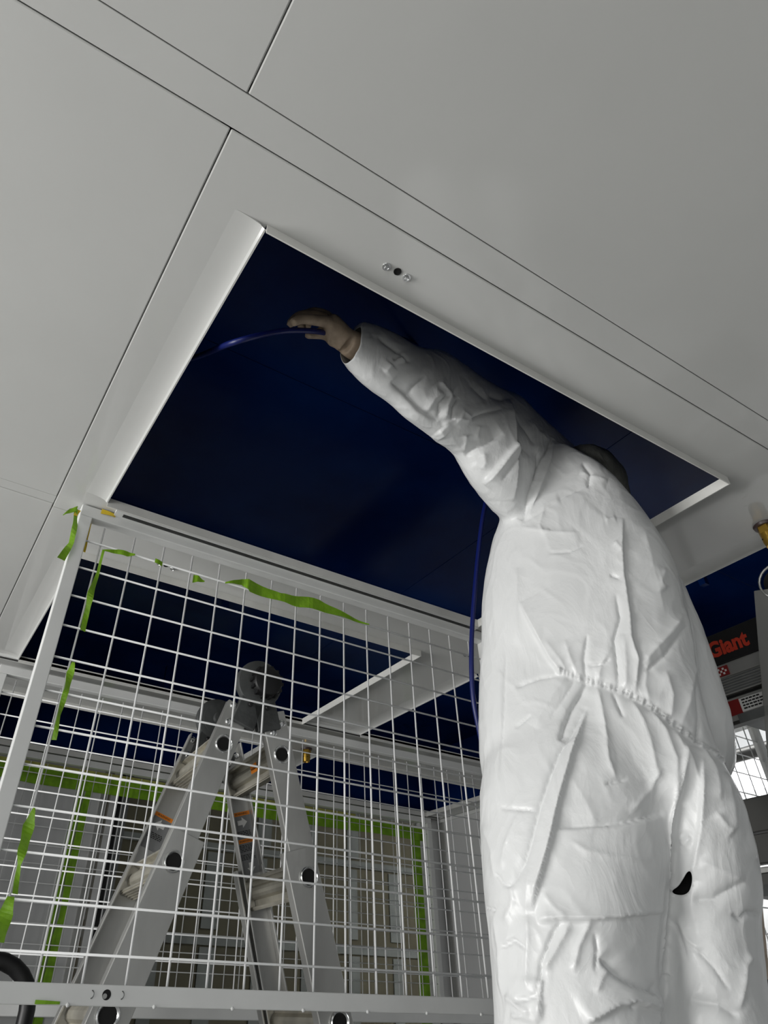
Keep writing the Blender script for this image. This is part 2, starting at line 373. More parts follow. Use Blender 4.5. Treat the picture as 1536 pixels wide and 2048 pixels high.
MB().mm((2.940, YB-.005, .35), (2.956, YB+.03, 1.64)).build('seal', M_BLACK, WIN)
MB().mm((1.03, YB+.020, .36), (2.885, YB+.024, 1.63)).build('pane', M_GLASS, WIN)
for i, (a, b_, mm_, lab) in enumerate((
        ((.36, YB-.018, CH+.860), (2.93, YB-.013, CH+.938), M_GREEN, 'long green masking tape strip along the window head'),
        ((.36, YB-.020, CH+.938), (2.4, YB-.015, CH+.953), M_OLIVE, 'pale olive masking tape strip above the green tape on the window head'),
        ((.765, YB-.008, .45), (.793, YB-.002, CH+.862), M_GREEN, 'upright green tape strip on white wall panel, left one of two side by side'),
        ((.800, YB-.008, .45), (.830, YB-.002, CH+.862), M_GREEN, 'upright green tape strip on white wall panel, right one of two side by side'),
        ((2.815, YB-.010, .45), (2.882, YB-.004, 1.565), M_GREEN, 'wide upright green tape on the right side of the window'),
        ((2.936, YB-.010, .45), (2.942, YB-.004, 1.62), M_GREEN, 'thin green tape edge right of the white window frame'))):
    b = MB(); n = 14; a, b_ = Vector(a), Vector(b_); d = b_-a; ax = 0 if d.x > d.z else 2; ot = 2-ax
    pts = []
    for k in range(n+1):
        t = k/n; j = random.uniform(-.006, .006) if (b_-a)[ot] > .015 else 0
        p = a.copy(); q = a.copy(); p[ax] = q[ax] = a[ax]+d[ax]*t; p[ot] = a[ot]+j; q[ot] = b_[ot]
        pts.append((p, q))
    ring = [p for p, q in pts]+[q for p, q in pts][::-1]
    tag(b.prism(ring, (0, 1, 0), .004).build('masking_tape', mm_), lab, 'tape')
MB().mm((XW-.05, 2.5, 0), (XW, YN, ZC+.02)).build('light_block_wall_west', M_WALL, kind='structure')  # unseen wall added to block west light and darken the rear gates
ws = MB().mm((XE, 1.9, 0), (XE+.04, YN, ZC+.02)).build('wall_side', M_WALL, kind='structure')
MB().mm((XE-.012, YN-.075, 0), (XE, YN-.02, ZC-.02)).build('corner_strip', M_ALU, ws)
MB().mm((XE-.010, 1.9, ZC-.02), (XE, YN-.02, ZC-.001)).build('top_strip', M_WHITE, ws)

# ------------------------------------------------------------------ torn tape on the gate
def ribbon(pts, wid, wdir, m, label, name='masking_tape', wave=.0015, th=.0007, group=None):
    pts = [Vector(p) for p in pts]; wdir = Vector(wdir).normalized(); P = []; Wd = []
    for i in range(len(pts)-1):
        n = 5
        for k in range(n + (i == len(pts)-2)):
            t = k/n; P.append(pts[i].lerp(pts[i+1], t)); Wd.append(wid[i]*(1-t)+wid[i+1]*t)
    L, Rr = [], []
    for i, p in enumerate(P):
        a = math.sin(i*.55+pts[0].x*40)*.5; wv = Vector((wdir.x, wdir.y-.0, wdir.z)); wv.rotate(Matrix.Rotation(a, 3, 'Z'))
        o = Vector((0, -wave*math.sin(i*.9+len(label)), 0)); Wj = Wd[i]
        L.append(p+o-wv*Wj/2); Rr.append(p+o+wv*Wj/2)
    n = len(P); up = Vector((0, -th, 0))
    vs = L+Rr+[q+up for q in L]+[q+up for q in Rr]; fs = []
    for i in range(n-1):
        fs += [(i, i+1, n+i+1, n+i), (2*n+i, 3*n+i, 3*n+i+1, 2*n+i+1), (i, 2*n+i, 2*n+i+1, i+1), (n+i, n+i+1, 3*n+i+1, 3*n+i)]
    fs += [(0, n, 3*n, 2*n), (n-1, 3*n-1, 4*n-1, 2*n-1)]
    return tag(MB().add(vs, fs).build(name, m), label, 'tape', group)
TY = GY-.0095; gy = lambda u, v, y=TY: atY(u, v, y)
ribbon([gy(152, 1018, GY-.019), gy(150, 1050, GY-.022), gy(143, 1085, GY-.026), gy(122, 1118, GY-.03)], [.008, .013, .012, .022], (1, 0, .1), M_GREEN, 'green tape strip hanging outside the top left corner of the nearest gate')
ribbon([gy(154, 1018, GY-.02), gy(138, 1022, GY-.024), gy(126, 1030, GY-.028)], [.016, .014, .003], (0, 0, 1), M_GREEN, 'short green tape flap at the top left corner of the nearest gate')
ribbon([gy(157, 1020, GY-.017), gy(150, 1032, GY-.019)], [.012, .009], (1, 0, 0), M_YELLOW, 'tiny yellow tape bit under the green flap at the gate corner')
ribbon([gy(207, 1100), gy(196, 1145), gy(182, 1185), gy(176, 1215), gy(165, 1262)], [.006, .007, .017, .011, .015], (1, 0, 0), M_GREEN, 'green tape wrapped round the first upright wire near the gate top')
ribbon([gy(207, 1101), gy(235, 1103), gy(255, 1108), gy(270, 1110)], [.004, .013, .014, .004], (0, 0, 1), M_GREEN, 'narrow green tape along the top wire between first and second uprights')
ribbon([gy(310, 1121), gy(325, 1128)], [.012, .012], (0, 0, 1), M_GREEN, 'tiny green tape scrap beside the third upright wire at gate top')
ribbon([gy(386, 1157), gy(396, 1158), gy(409, 1163)], [.024, .018, .003], (0, 0, 1), M_GREEN, 'triangular green tape scrap on the fourth upright wire')
ribbon([gy(450, 1166), gy(485, 1163), gy(500, 1172), gy(560, 1195), gy(600, 1203), gy(640, 1210), gy(690, 1232), gy(738, 1249)], [.004, .018, .036, .024, .034, .034, .014, .003], (0, 0, 1), M_GREEN, 'longest green tape piece sagging along the top wire of the gate', wave=.004)
ribbon([gy(147, 1324), gy(141, 1345), gy(133, 1380), gy(128, 1395), gy(118, 1430), gy(108, 1480)], [.006, .016, .012, .012, .008, .010], (1, 0, 0), M_GREEN, 'twisted green tape on the first upright wire at mid height behind the stile')
ribbon([gy(68, 1616), gy(58, 1650), gy(46, 1697), gy(38, 1730), gy(30, 1788)], [.004, .021, .020, .006, .012], (1, 0, 0), M_GREEN, 'green tape strip on first upright wire at lower left of the gate')
ribbon([gy(22, 1793), gy(10, 1830), gy(0, 1885)], [.012, .026, .016], (1, 0, 0), M_GREEN, 'lowest green tape strip at the left edge of the gate, above black handle')
ribbon([atY(203, 1022, GY-.017), atY(231, 1032, GY-.017)], [.014, .008], (0, 0, 1), M_YELLOW, 'yellow tape bit on top of the gate top rail')
ribbon([gy(179, 1046, GY+.012), gy(171, 1075, GY+.012), gy(165, 1102, GY+.012)], [.012, .013, .016], (1, 0, 0), M_YELLOW, 'yellow tape inside the top left corner of the nearest gate')
ribbon([gy(70, 2004, GY-.0175), gy(120, 2006, GY-.0175)], [.006, .004], (0, 0, 1), M_GREEN, 'green tape sliver under the gate bottom rail')
ribbon([atY(1484, 1442, GY-.019), atY(1512, 1452, GY-.019)], [.030, .018], (0, 0, 1), M_GREEN, 'pale green tape on the top rail of the gate at right edge')

# ------------------------------------------------------------------ A-frame ladder behind the gate
def box_along(b, a, c, wv, w_, nv, d_, off=0.0):
    """bar from a to c; wv/w_ width direction and size, nv/d_ depth"""
    a, c = Vector(a), Vector(c); W = wv*w_/2; N_ = nv*d_/2; o = wv*off
    vs = [a+o-W-N_, a+o+W-N_, a+o+W+N_, a+o-W+N_, c+o-W-N_, c+o+W-N_, c+o+W+N_, c+o-W+N_]
    b.add(vs, [(0,3,2,1),(4,5,6,7),(0,1,5,4),(1,2,6,5),(2,3,7,6),(3,0,4,7)]); return b
def channel(b, a, c, wv, w_, nv, d_, open_=1):
    box_along(b, a, c, wv, w_, nv, .004); a, c = Vector(a), Vector(c)
    for s in (-1, 1):
        o = wv*(s*(w_/2-.0025))+nv*(open_*d_/2)
        box_along(b, a+o, c+o, wv, .005, nv, d_)
    return b
def sticker(parent, c, ex, ey, w_, h_, nrm, two=True):
    """grey warning label with an orange head, an arrow and rows of small print; ex, ey span its face"""
    ex, ey, nrm = Vector(ex), Vector(ey), Vector(nrm); c = Vector(c)
    def quad(name, x0, x1, y0, y1, m, lift, par):
        b = MB(); p = [c+ex*x+ey*y+nrm*lift for x, y in ((x0, y0), (x1, y0), (x1, y1), (x0, y1))]
        return b.prism(p, nrm, .0004).build(name, m, par)
    lab = quad('warning_label', -w_/2, w_/2, -h_/2, h_/2, M_GREYLAB, 0, parent)
    def arrow(cx_, cy_, s, ang):
        pts = [(-.5, -.22), (0, -.22), (0, -.5), (.55, 0), (0, .5), (0, .22), (-.5, .22)]
        ca, sa = math.cos(ang), math.sin(ang)
        P = [c+ex*(cx_+s*(x*ca-y*sa))+ey*(cy_+s*(x*sa+y*ca))+nrm*.0005 for x, y in pts]
        MB().prism(P, nrm, .0004).build('arrow', M_WHITELAB, lab)
    def head(y):
        quad('orange_band', -w_/2, w_/2, y-.011, y, M_ORANGE, .0005, lab)
        text_mesh('WARNING', .0085, c+ex*(-w_*.33)+ey*(y-.0085)+nrm*.0011, ex, ey, M_INK, 'print', lab, .0002)
    def rows(y, n, s=.0042):
        b = MB()
        for i in range(n):
            x = -w_*.40
            while x < w_*.36:
                l = random.uniform(.003, .009); l = min(l, w_*.40-x)
                p = [c+ex*xx+ey*yy+nrm*.0006 for xx, yy in ((x, y-i*s), (x+l, y-i*s), (x+l, y-i*s+s*.55), (x, y-i*s+s*.55))]
                b.prism(p, nrm, .0003); x += l+.002
        b.build('print', M_INK, lab)
    head(h_/2)
    if two:
        arrow(0, h_/2-.030, .030, two[0]); rows(h_/2-.056, 4)
        if h_ > .12: head(h_/2-.076); rows(h_/2-.094, 5, .004); rows(h_/2-.120, 4, .004); arrow(.004, -h_/2+.018, .026, two[1])
def make_ladder():
    ax, ay, az, a, sl, sr, d0, Wd = .796, 1.6969, .8374+CH, .0603, .318, .298, .2827, .348
    O = Vector((ax, ay, az)); n = Vector((math.sin(a), math.cos(a), 0)); t = Vector((math.cos(a), -math.sin(a), 0)); dn = Vector((0, 0, -1))
    r = empty('step_ladder', (ax, ay+Wd/2, 0), 'open aluminium folding ladder with orange and grey warning labels behind the mesh gate', 'ladder')
    hub = O+dn*.085
    for sgn, s_ in ((-1, sl), (1, sr)):
        D = (t*math.sin(s_)*sgn + dn*math.cos(s_)).normalized(); Wv = D.cross(n).normalized()
        if Wv.dot(t) < 0: Wv = -Wv
        Lr = (az-.02)/D.dot(dn)
        for k, (base, op) in enumerate(((O, 1), (O+n*Wd, -1))):
            rail = MB(); channel(rail, base+D*.165, base+D*Lr, Wv, .072, n, .026, op)
            rl = rail.build('rail', M_ALU, r, bevel=.0015)
            low = MB(); q = n*(-.004*op) + Wv*(.010*-sgn); channel(low, base+D*.52+q, base+D*(Lr-.0), Wv, .086, n, .030, op)
            low.build('outer_rail', M_ALU, r, bevel=.0015)
            MB().mm(base+D*(Lr-.01)+Vector((-.045, -.02, -.03)), base+D*(Lr-.01)+Vector((.045, .02, .02))).build('foot', M_BLACK, r)
            face = -n if k == 0 else -n
            for (dd, ww) in ((.175, -.018), (.20, .02), (.222, -.012)):
                p = base+D*dd+Wv*ww + face*.002
                MB().lathe(p, face, [(.0105, 0), (.0105, .0015), (.0085, .0035), (.004, .0045)], 14).build('rivet', M_CHROME, rl, smooth='auto')
            if k == 0:
                for i in range(4):
                    p = base+D*(d0+.305*i)+face*(.002+(.006 if i > 0 else 0))
                    MB().lathe(p, face, [(.024, -.001), (.0245, .002), (.022, .0038), (.019, .002), (.0165, -.004)], 24).build('rung_collar', M_CHROME, rl, smooth='auto')
                    MB().lathe(p, face, [(.0175, -.001), (.0175, .0012)], 20).build('rung_hole', M_DARK, rl)
        for i in range(4):                            # rungs: round tube between two grooved treads
            p = O+D*(d0+.305*i); q = p+n*Wd; b = MB()
            b.tube([p+n*.004, q-n*.004], .019, 14)
            R1, R2 = Wv*sgn, D
            for off, wd in ((-.034, .040), (.036, .044)):
                c0 = p+D*off+n*.004; c1 = q+D*off-n*.004
                box_along(b, c0, c1, Wv, wd, D, .006)
                for j in range(5):
                    o2 = Wv*((j-2)*wd/5.2)+D*(.0045 if off > 0 else -.0045); box_along(b, c0+o2, c1+o2, Wv, .003, D, .004)
            box_along(b, p+n*.004, q-n*.004, D, .07, Wv, .006)
            rg = b.build('rung', mat('rung_aluminium', (.66, .63, .54), .4, .75, var=.35, vscale=9), r)
            if i == 0 and sgn == 1:
                fc = -Wv
                c = p.lerp(q, .42) - Wv*.0215
                MB().prism([c+n*x+D*y for x, y in ((-.022, .010), (.022, .010), (.022, -.014), (-.022, -.014))], -Wv, .0006).build('orange_label', M_ORANGE, rg)
                text_mesh('WARNING', .009, c+n*.019+D*.002-Wv*.0009, -n, -D, M_INK, 'print', rg, .0002)
    for k, base in enumerate((hub, hub+n*Wd)):        # hinges
        h = MB(); h.lathe(base-n*.016, n, [(.052, 0), (.066, .003), (.068, .010), (.068, .026), (.060, .032)], 36)
        hb = h.build('hinge', M_HINGE, r, smooth='auto')
        for sgn, s_ in ((-1, sl), (1, sr)):
            D = (t*math.sin(s_)*sgn + dn*math.cos(s_)).normalized(); Wv = D.cross(n).normalized()
            bb = MB(); box_along(bb, base+D*.02, base+D*.135, Wv, .070, n, .024); bb.build('hinge_arm', M_HINGE, hb, bevel=.003)
            MB().lathe(base+D*.072+t*sgn*.004-n*.014, -n, [(.007, 0), (.007, .004), (.004, .006)], 10).build('hinge_screw', M_BLACK, hb)
        if k == 0:
            K = MB(); prof = [(.040, 0), (.044, .004), (.044, .018), (.040, .026), (.030, .030)]
            K.lathe(base-n*.016+t*.014, -n, prof, 28)
            for j in range(14):
                aa = j*2*math.pi/14; d = t*math.cos(aa)+dn*math.sin(aa); K.box(base-n*.026+t*.014+d*.044, (.008, .02, .008))
            K.build('lock_knob', M_BLACK, hb, smooth='auto')
        else:
            MB().lathe(base-n*.016, -n, [(.05, 0), (.05, .003), (.02, .007), (.018, .02), (.004, .022)], 20).build('hinge_cap', M_HINGE, hb, smooth='auto')
    # warning labels on the faces of the rear rails turned to the camera
    for sgn, s_, dd, hh, tw in ((-1, sl, .455, .098, (math.pi, 0)), (1, sr, .452, .172, (0, -math.pi/2))):
        D = (t*math.sin(s_)*sgn + dn*math.cos(s_)).normalized(); Wv = D.cross(n).normalized()
        if Wv.dot(t) < 0: Wv = -Wv
        c = O+n*(Wd-.003)+D*dd
        rear = [o for o in r.children if o.name.startswith('rail')][1 if sgn < 0 else 3]
        sticker(rear, c, Wv, -D, .058, hh, -n, tw)
    return r
make_ladder()

# black tubular hand truck behind the gate at lower left
def hand_truck():
    y = 2.30; r = empty('hand_truck', (.33, y, 0), 'black tubular hand truck handle standing behind the lower left gate corner', 'hand truck')
    zt = CH+.105; X0 = .064; path = [(X0+.402, y+.06, .12), (X0+.415, y, zt-.14)] + [(X0+.30+.115*math.cos(a), y, zt-.11+.105*math.sin(a)) for a in np.linspace(0, math.pi, 13)] + [(X0+.185, y, zt-.14), (X0+.198, y+.06, .12)]
    MB().tube(path, .021, 14).build('handle_frame', M_BLACK, r, smooth='auto')
    MB().mm((X0+.18, y-.16, .012), (X0+.42, y+.04, .022)).build('toe_plate', M_STEEL, r)
    MB().mm((X0+.19, y+.03, .35), (X0+.41, y+.045, .38)).build('crossbar', M_STEEL, r)
    MB().cyl((X0+.14, y+.09, .12), (X0+.46, y+.09, .12), .012).build('axle', M_STEEL, r)
    for x in (X0+.13, X0+.47): MB().lathe((x-.02, y+.09, .12), (1, 0, 0), [(.05, .0), (.11, .004), (.12, .02), (.11, .036), (.05, .04)], 24).build('wheel', M_BLACK, r, smooth='auto')
    for x in (X0+.20, X0+.40): MB().mm((x-.012, y-.02, .015), (x+.012, y+.05, .14)).build('toe_bracket', M_STEEL, r)
hand_truck()

# ------------------------------------------------------------------ stacked ladders and rack at right
def side_ladder(xf, y0, y1, bands, label, rungs_z):
    z0 = min(b[0] for b in bands)+CH
    r = empty('extension_ladder', (xf+.06, (y0+y1)/2, z0), label, 'ladder')
    for (za, zb, dx, m, nm) in bands:
        MB().mm((xf+dx, y0, za+CH), (xf+dx+.028, y1, zb+CH)).build(nm, m, r, bevel=.002)
    return r
RX = 1.72
ld = side_ladder(RX, .55, 1.43, [(.734, .815, 0, M_BLACK, 'label_panel'), (.700, .735, .004, M_ALU, 'rail'), (.655, .698, .0, M_ALU, 'ridged_rail'),
     (.645, .656, .012, M_BLACK, 'groove'), (.590, .646, .003, M_ALU, 'lower_rail'), (.582, .591, .0, M_STEEL, 'bottom_flange')],
     'aluminium ladder lying on its side with red lettering on black label, right of the worker', .65)
kids = {o.name.split('.')[0]: o for o in ld.children}
b = MB()
for k in range(6): b.mm((RX-.002, .55, .659+CH+k*.0066), (RX+.001, 1.43, .6622+CH+k*.0066))
b.build('ridges', M_ALU2, kids['ridged_rail'])
pG = atX(1490, 1291, RX); pG0 = atX(1412, 1321, RX)
text_mesh('Giant', .056, (RX-.0005, pG.y+.095, CH+.756), (0, -.86, 0), (0, 0, 1), M_REDTXT, 'lettering', kids['label_panel'], .0006, 'LEFT', .0022)
text_mesh('Little', .056, (RX-.0005, pG.y+.095+.135, CH+.756), (0, -.86, 0), (0, 0, 1), M_REDTXT, 'lettering', kids['label_panel'], .0006, 'LEFT', .0022)
yb = atX(1440, 1345, RX).y
s1 = MB().mm((RX+.001, yb-.022, CH+.704), (RX+.006, yb+.06, CH+.728)).build('red_sticker', M_RED, kids['rail'])
b = MB()
for i in range(5):
    for j in range(3):
        if (i+j) % 2: b.mm((RX+.0005, yb-.018+i*.006, CH+.707+j*.006), (RX+.002, yb-.013+i*.006, CH+.712+j*.006))
b.build('checker_print', M_WHITELAB, s1)
ya = atX(1520, 1395, RX).y
MB().mm((RX+.0015, ya+.052, CH+.604), (RX+.005, ya+.16, CH+.640)).build('red_sticker', M_RED, kids['lower_rail'])
s2 = MB().mm((RX+.0015, ya-.06, CH+.606), (RX+.005, ya+.052, CH+.638)).build('white_sticker', M_WHITELAB, kids['lower_rail'])
b = MB()
for j in range(4):
    y = ya+.046
    while y > ya+.0:
        l = random.uniform(.004, .010); b.mm((RX+.0008, y-l, CH+.611+j*.007), (RX+.002, y, CH+.6145+j*.007)); y -= l+.002
b.mm((RX+.0008, ya-.05, CH+.610), (RX+.002, ya-.02, CH+.634)); b.build('print', M_INK, s2)
for k in range(4): MB().cyl((RX+.015, .64+k*.24, .62+CH), (RX+.20, .64+k*.24, .62+CH), .016).build('rung', M_ALU, ld)
side_ladder(RX+.09, .5, 1.43, [(.365, .440, 0, M_STEEL, 'rail'), (.300, .362, .006, M_STEEL, 'inner_rail'), (.236, .280, 0, M_STEEL, 'lower_rail'), (.283, .297, .03, M_ALU, 'channel')],
     'dark grey ladder lying on its side below the labelled ladder, right of the worker', .35)
def rack():
    r = empty('ladder_rack', (1.78, 1.0, 0), 'grey metal upright with black wheel in front of the stacked ladders, right edge', 'rack')
    top = Vector((1.665, .700, .845+CH)); D = Vector((0, .106, -.343)).normalized(); L = top.z/(-D.z)-.02
    Wv = Vector((1, 0, 0)).cross(D).normalized()
    up = MB(); box_along(up, top, top+D*L, Wv, .062, Vector((1, 0, 0)), .03, -.031); o = up.build('upright', M_ALU, r, bevel=.003)
    c = top + Vector((.0, -.062, -.004))
    MB().lathe(c+Vector((-.016, 0, 0)), (1, 0, 0), [(.02, 0), (.036, .003), (.036, .028), (.02, .031)], 26).build('wheel', M_BLACK, o, smooth='auto')
    MB().tube([c+Vector((-.018, .043*math.cos(a), .043*math.sin(a))) for a in np.linspace(-.7, 2.2, 12)], 0.0028, 8).build('wheel_guard', M_ALU, o, smooth=True)
    for z in (.57, .225):
        p = top + D*((top.z-(z+CH))/(-D.z))
        MB().mm((1.65, p.y-.02, z+CH-.012), (1.98, p.y+.06, z+CH+.009)).build('arm', M_ALU2, r)
    MB().mm((1.94, 1.33, 0), (1.99, 1.39, .86+CH)).build('post', M_ALU2, r)
    MB().mm((1.65, 1.1, 0), (1.99, 1.39, .03)).build('foot_bar', M_ALU2, r)
    for z in (.57, .225): MB().mm((1.66, 1.34, z+CH-.012), (1.96, 1.39, z+CH+.009)).build('arm', M_ALU2, r)
rack()

# bright shop lamps far right
for i, (y, z, lab) in enumerate(((2.9, 1.62, 'bright white strip lamp far right seen above the dark pipe'), (2.9, 1.24, 'lower bright white strip lamp far right behind the gate wires'))):
    r = empty('strip_lamp', (6.2, y, z+CH+.1), lab, 'lamp')
    MB().mm((5.6, y-1.3, z+CH+.06), (6.5, y+1.3, z+CH+.10)).build('housing', M_GREYW, r)
    MB().mm((5.62, y-1.28, z+CH), (6.45, y+1.28, z+CH+.06)).build('diffuser', M_LAMP, r)
    for k in (-1, 1): MB().cyl((6.2, y+k, z+CH+.1), (6.58, y+k, z+CH+.3), .02).build('bracket', M_STEEL, r)
tag(MB().tube([(5.2, 0, 1.55+CH), (5.2, 6, 1.55+CH)], .045, 14).build('pipe', M_STEEL, smooth=True), 'dark round pipe running between the bright shop lamps', 'pipe')

# ------------------------------------------------------------------ blue air hose
hp = [atZ(330, 728, 1.13), atZ(392, 714, 1.12), atY(470, 684, .775), atY(560, 663, .772), atY(625, 662, .772), atY(670, 668, .79), atY(730, 664, .83), atY(790, 672, .86),
      atY(860, 706, .90), atY(915, 748, .94), atY(985, 830, .99), atY(1010, 900, 1.03), atY(985, 960, 1.06), atY(968, 1020, 1.08), atY(957, 1100, 1.10), atY(948, 1200, 1.11), atY(943, 1290, 1.12),
      atY(945, 1380, 1.13), atY(956, 1450, 1.14), atY(990, 1600, 1.14), atY(1040, 1800, 1.13)]
hp = [Vector(p) for p in hp] + [Vector((.95, 1.18, .35)), Vector((.86, 1.22, .08)), Vector((.6, 1.1, .012)), Vector((.1, .9, .012))]
def catmull(P, n=8):
    out = []
    for i in range(len(P)-1):
        p0, p1, p2, p3 = P[max(i-1, 0)], P[i], P[i+1], P[min(i+2, len(P)-1)]
        for k in range(n):
            t = k/n; out.append(.5*((2*p1)+(p2-p0)*t+(2*p0-5*p1+4*p2-p3)*t*t+(3*p1-p0-3*p2+p3)*t**3))
    return out+[P[-1]]
tag(MB().tube(catmull(hp), .0058, 12).build('air_hose', M_HOSE, smooth=True), 'dark blue air hose held in the raised hand, hanging down left of the worker', 'hose')

# ------------------------------------------------------------------ the worker
FT = Vector((1.16, .93, 0))
PERSON = empty('person', FT, 'person in baggy white coverall seen from behind, left arm reaching into the ceiling hatch', 'person')
E3 = Vector((.79, .613, 0)).normalized(); P3 = Vector((.613, -.79, 0)).normalized()
def ring(L, Rr, b, n=36, e=E3, sq=2.4):
    c = (L+Rr)/2; a = (Rr-L)/2; out = []
    for j in range(n):
        t = 2*math.pi*j/n; ct, st = math.cos(t), math.sin(t)
        out.append(c + a*(abs(ct)**(2/sq)*(1 if ct >= 0 else -1)) + e*(b*abs(st)**(2/sq)*(1 if st >= 0 else -1)))
    return out
def resample(rows, n=4):
    out = []
    A = [np.array(r, float) for r in rows]
    for i in range(len(A)-1):
        p0, p1, p2, p3 = A[max(i-1, 0)], A[i], A[i+1], A[min(i+2, len(A)-1)]
        for k in range(n):
            t = k/n; out.append(.5*((2*p1)+(p2-p0)*t+(2*p0-5*p1+4*p2-p3)*t*t+(3*p1-p0-3*p2+p3)*t**3))
    return out+[A[-1]]
suit = MB()
torso = [(985, 1650, 1474, 1668, .115, 1.47), (968, 1575, 1474, 1610, .142, 1.468), (958, 1500, 1460, 1562, .146, 1.468), (960, 1410, 1444, 1522, .138, 1.47), (962, 1330, 1428, 1480, .134, 1.475),
         (966, 1230, 1400, 1375, .148, 1.48), (980, 1130, 1378, 1240, .150, 1.485), (1003, 1055, 1352, 1140, .145, 1.49), (1032, 985, 1302, 1055, .130, 1.495),
         (1065, 925, 1262, 1003, .100, 1.475), (1105, 900, 1236, 978, .075, 1.47), (1135, 918, 1210, 960, .045, 1.465)]
suit.loft([ring(atD(r[0], r[1], r[5]), atD(r[2], r[3], r[5]), r[4]) for r in resample(torso)])
def leg(rows, tail):
    R_ = [ring(atD(r[0], r[1], r[5]), atD(r[2], r[3], r[5]), r[4], sq=2.2) for r in resample(rows)]
    c = sum(R_[-1], Vector())/len(R_[-1])
    for z, hw, hb, dx in tail:
        cc = Vector((c.x, c.y, z)) + P3*dx; R_.append(ring(cc-P3*hw, cc+P3*hw, hb, sq=2.1))
    suit.loft(R_); return c
cl = leg([(1010, 1415, 1290, 1400, .100, 1.462), (982, 1490, 1330, 1480, .126, 1.45), (962, 1580, 1346, 1570, .146, 1.438), (964, 1680, 1341, 1665, .150, 1.425), (971, 1790, 1331, 1770, .150, 1.415), (984, 1930, 1314, 1930, .145, 1.41), (991, 2048, 1324, 2048, .142, 1.405)],
         [(.50, .165, .135, -.0), (.30, .145, .125, -.01), (.12, .125, .115, -.02), (.085, .12, .11, -.02)])
cr = leg([(1290, 1490, 1452, 1548, .120, 1.49), (1275, 1580, 1484, 1608, .142, 1.495), (1272, 1690, 1512, 1700, .146, 1.505), (1275, 1790, 1527, 1790, .143, 1.515), (1283, 1860, 1523, 1855, .140, 1.52), (1290, 1950, 1534, 1975, .138, 1.52), (1290, 2048, 1547, 2048, .136, 1.52)],
         [(.50, .13, .13, .0), (.30, .125, .12, .01), (.12, .115, .112, .02), (.085, .11, .11, .02)])
arm = [(1150, 915, 1075, 1085, .90, .085), (1088, 866, 1040, 1046, .885, .088), (1048, 832, 1002, 1010, .87, .086), (1016, 797, 955, 955, .855, .080), (980, 782, 925, 905, .84, .068), (938, 754, 893, 882, .825, .064),
       (900, 727, 862, 858, .815, .062), (866, 706, 832, 838, .805, .060), (820, 698, 789, 798, .795, .052), (765, 667, 733, 758, .785, .046), (722, 649, 682, 707, .775, .036), (714, 647, 678, 702, .774, .035)]
AR = []
for r in resample(arm, 4):
    U, Lo = atY(r[0], r[1], r[4]), atY(r[2], r[3], r[4]); c = (U+Lo)/2
    tdir = Vector((-.97, -.12, .15)).normalized(); wv = (Lo-U); wv -= tdir*wv.dot(tdir)*.3; d = tdir.cross(wv.normalized()).normalized()
    AR.append(ring(U, Lo, r[5], 28, d, 2.1))
cuff_c = sum(AR[-1], Vector())/len(AR[-1]); cuff_in = sum(AR[-8], Vector())/len(AR[-8])
suit.loft(AR)
ra = [(1250, 1120, .085, 1.52), (1286, 1200, .094, 1.54), (1328, 1290, .088, 1.56), (1365, 1390, .081, 1.575), (1386, 1462, .076, 1.585)]
pts = [atD(a, b_, d) for a, b_, r_, d in ra]; rad = [r_ for a, b_, r_, d in ra]
el = pts[-1]; pts += [el+E3*.09+Vector((0, 0, -.025)), el+E3*.20+Vector((0, 0, .06))-P3*.02, el+E3*.27+Vector((0, 0, .15))-P3*.03]; rad += [.072, .06, .05]
suit.tube(catmull(pts, 4), list(np.interp(np.linspace(0, len(rad)-1, 4*(len(rad)-1)+1), range(len(rad)), rad)), 24)

def voxel(b, size, smooth_it=6, fac=.5, sub=0):
    me = bpy.data.meshes.new('tmp'); me.from_pydata([tuple(p) for p in b.v], [], b.f); o = bpy.data.objects.new('tmp', me); COL.objects.link(o)
    bm = bmesh.new(); bm.from_mesh(me); bmesh.ops.recalc_face_normals(bm, faces=bm.faces); bm.to_mesh(me); bm.free()
    m = o.modifiers.new('r', 'REMESH'); m.mode = 'VOXEL'; m.voxel_size = size
    if smooth_it: s_ = o.modifiers.new('s', 'SMOOTH'); s_.iterations = smooth_it; s_.factor = fac
    if sub: q = o.modifiers.new('q', 'SUBSURF'); q.levels = sub; q.render_levels = sub
    dg = bpy.context.evaluated_depsgraph_get(); ev = bpy.data.meshes.new_from_object(o.evaluated_get(dg))
    bpy.data.objects.remove(o); bpy.data.meshes.remove(me); return ev
def np_co(me):
    a = np.empty(len(me.vertices)*3); me.vertices.foreach_get('co', a); return a.reshape(-1, 3)
def np_no(me):
    a = np.empty(len(me.vertices)*3); me.vertices.foreach_get('normal', a); return a.reshape(-1, 3)

me = voxel(suit, .0065, 14, .5, 1)
co = np_co(me); no = np_no(me); U_, V_ = project(co)
view = np.array([0, 0, CH]) - co; view /= np.linalg.norm(view, axis=1)[:, None]
facing = np.clip(((no*view).sum(1)-.02)/.25, 0, 1)
disp = np.zeros(len(co))
def seg_dist(pl):
    best = np.full(len(co), 1e9); sgn = np.zeros(len(co)); par = np.zeros(len(co)); pl = np.array(pl, float); n = len(pl)-1
    for i in range(n):
        a, b_ = pl[i], pl[i+1]; d = b_-a; L2 = d @ d
        t = ((U_-a[0])*d[0]+(V_-a[1])*d[1])/L2; tc = np.clip(t, 0, 1)
        dx, dy = U_-(a[0]+tc*d[0]), V_-(a[1]+tc*d[1]); ds = np.hypot(dx, dy); k = ds < best
        best[k] = ds[k]; sgn[k] = np.sign(d[0]*dy-d[1]*dx)[k]; par[k] = ((i+tc)/n)[k]
    return best, sgn, par
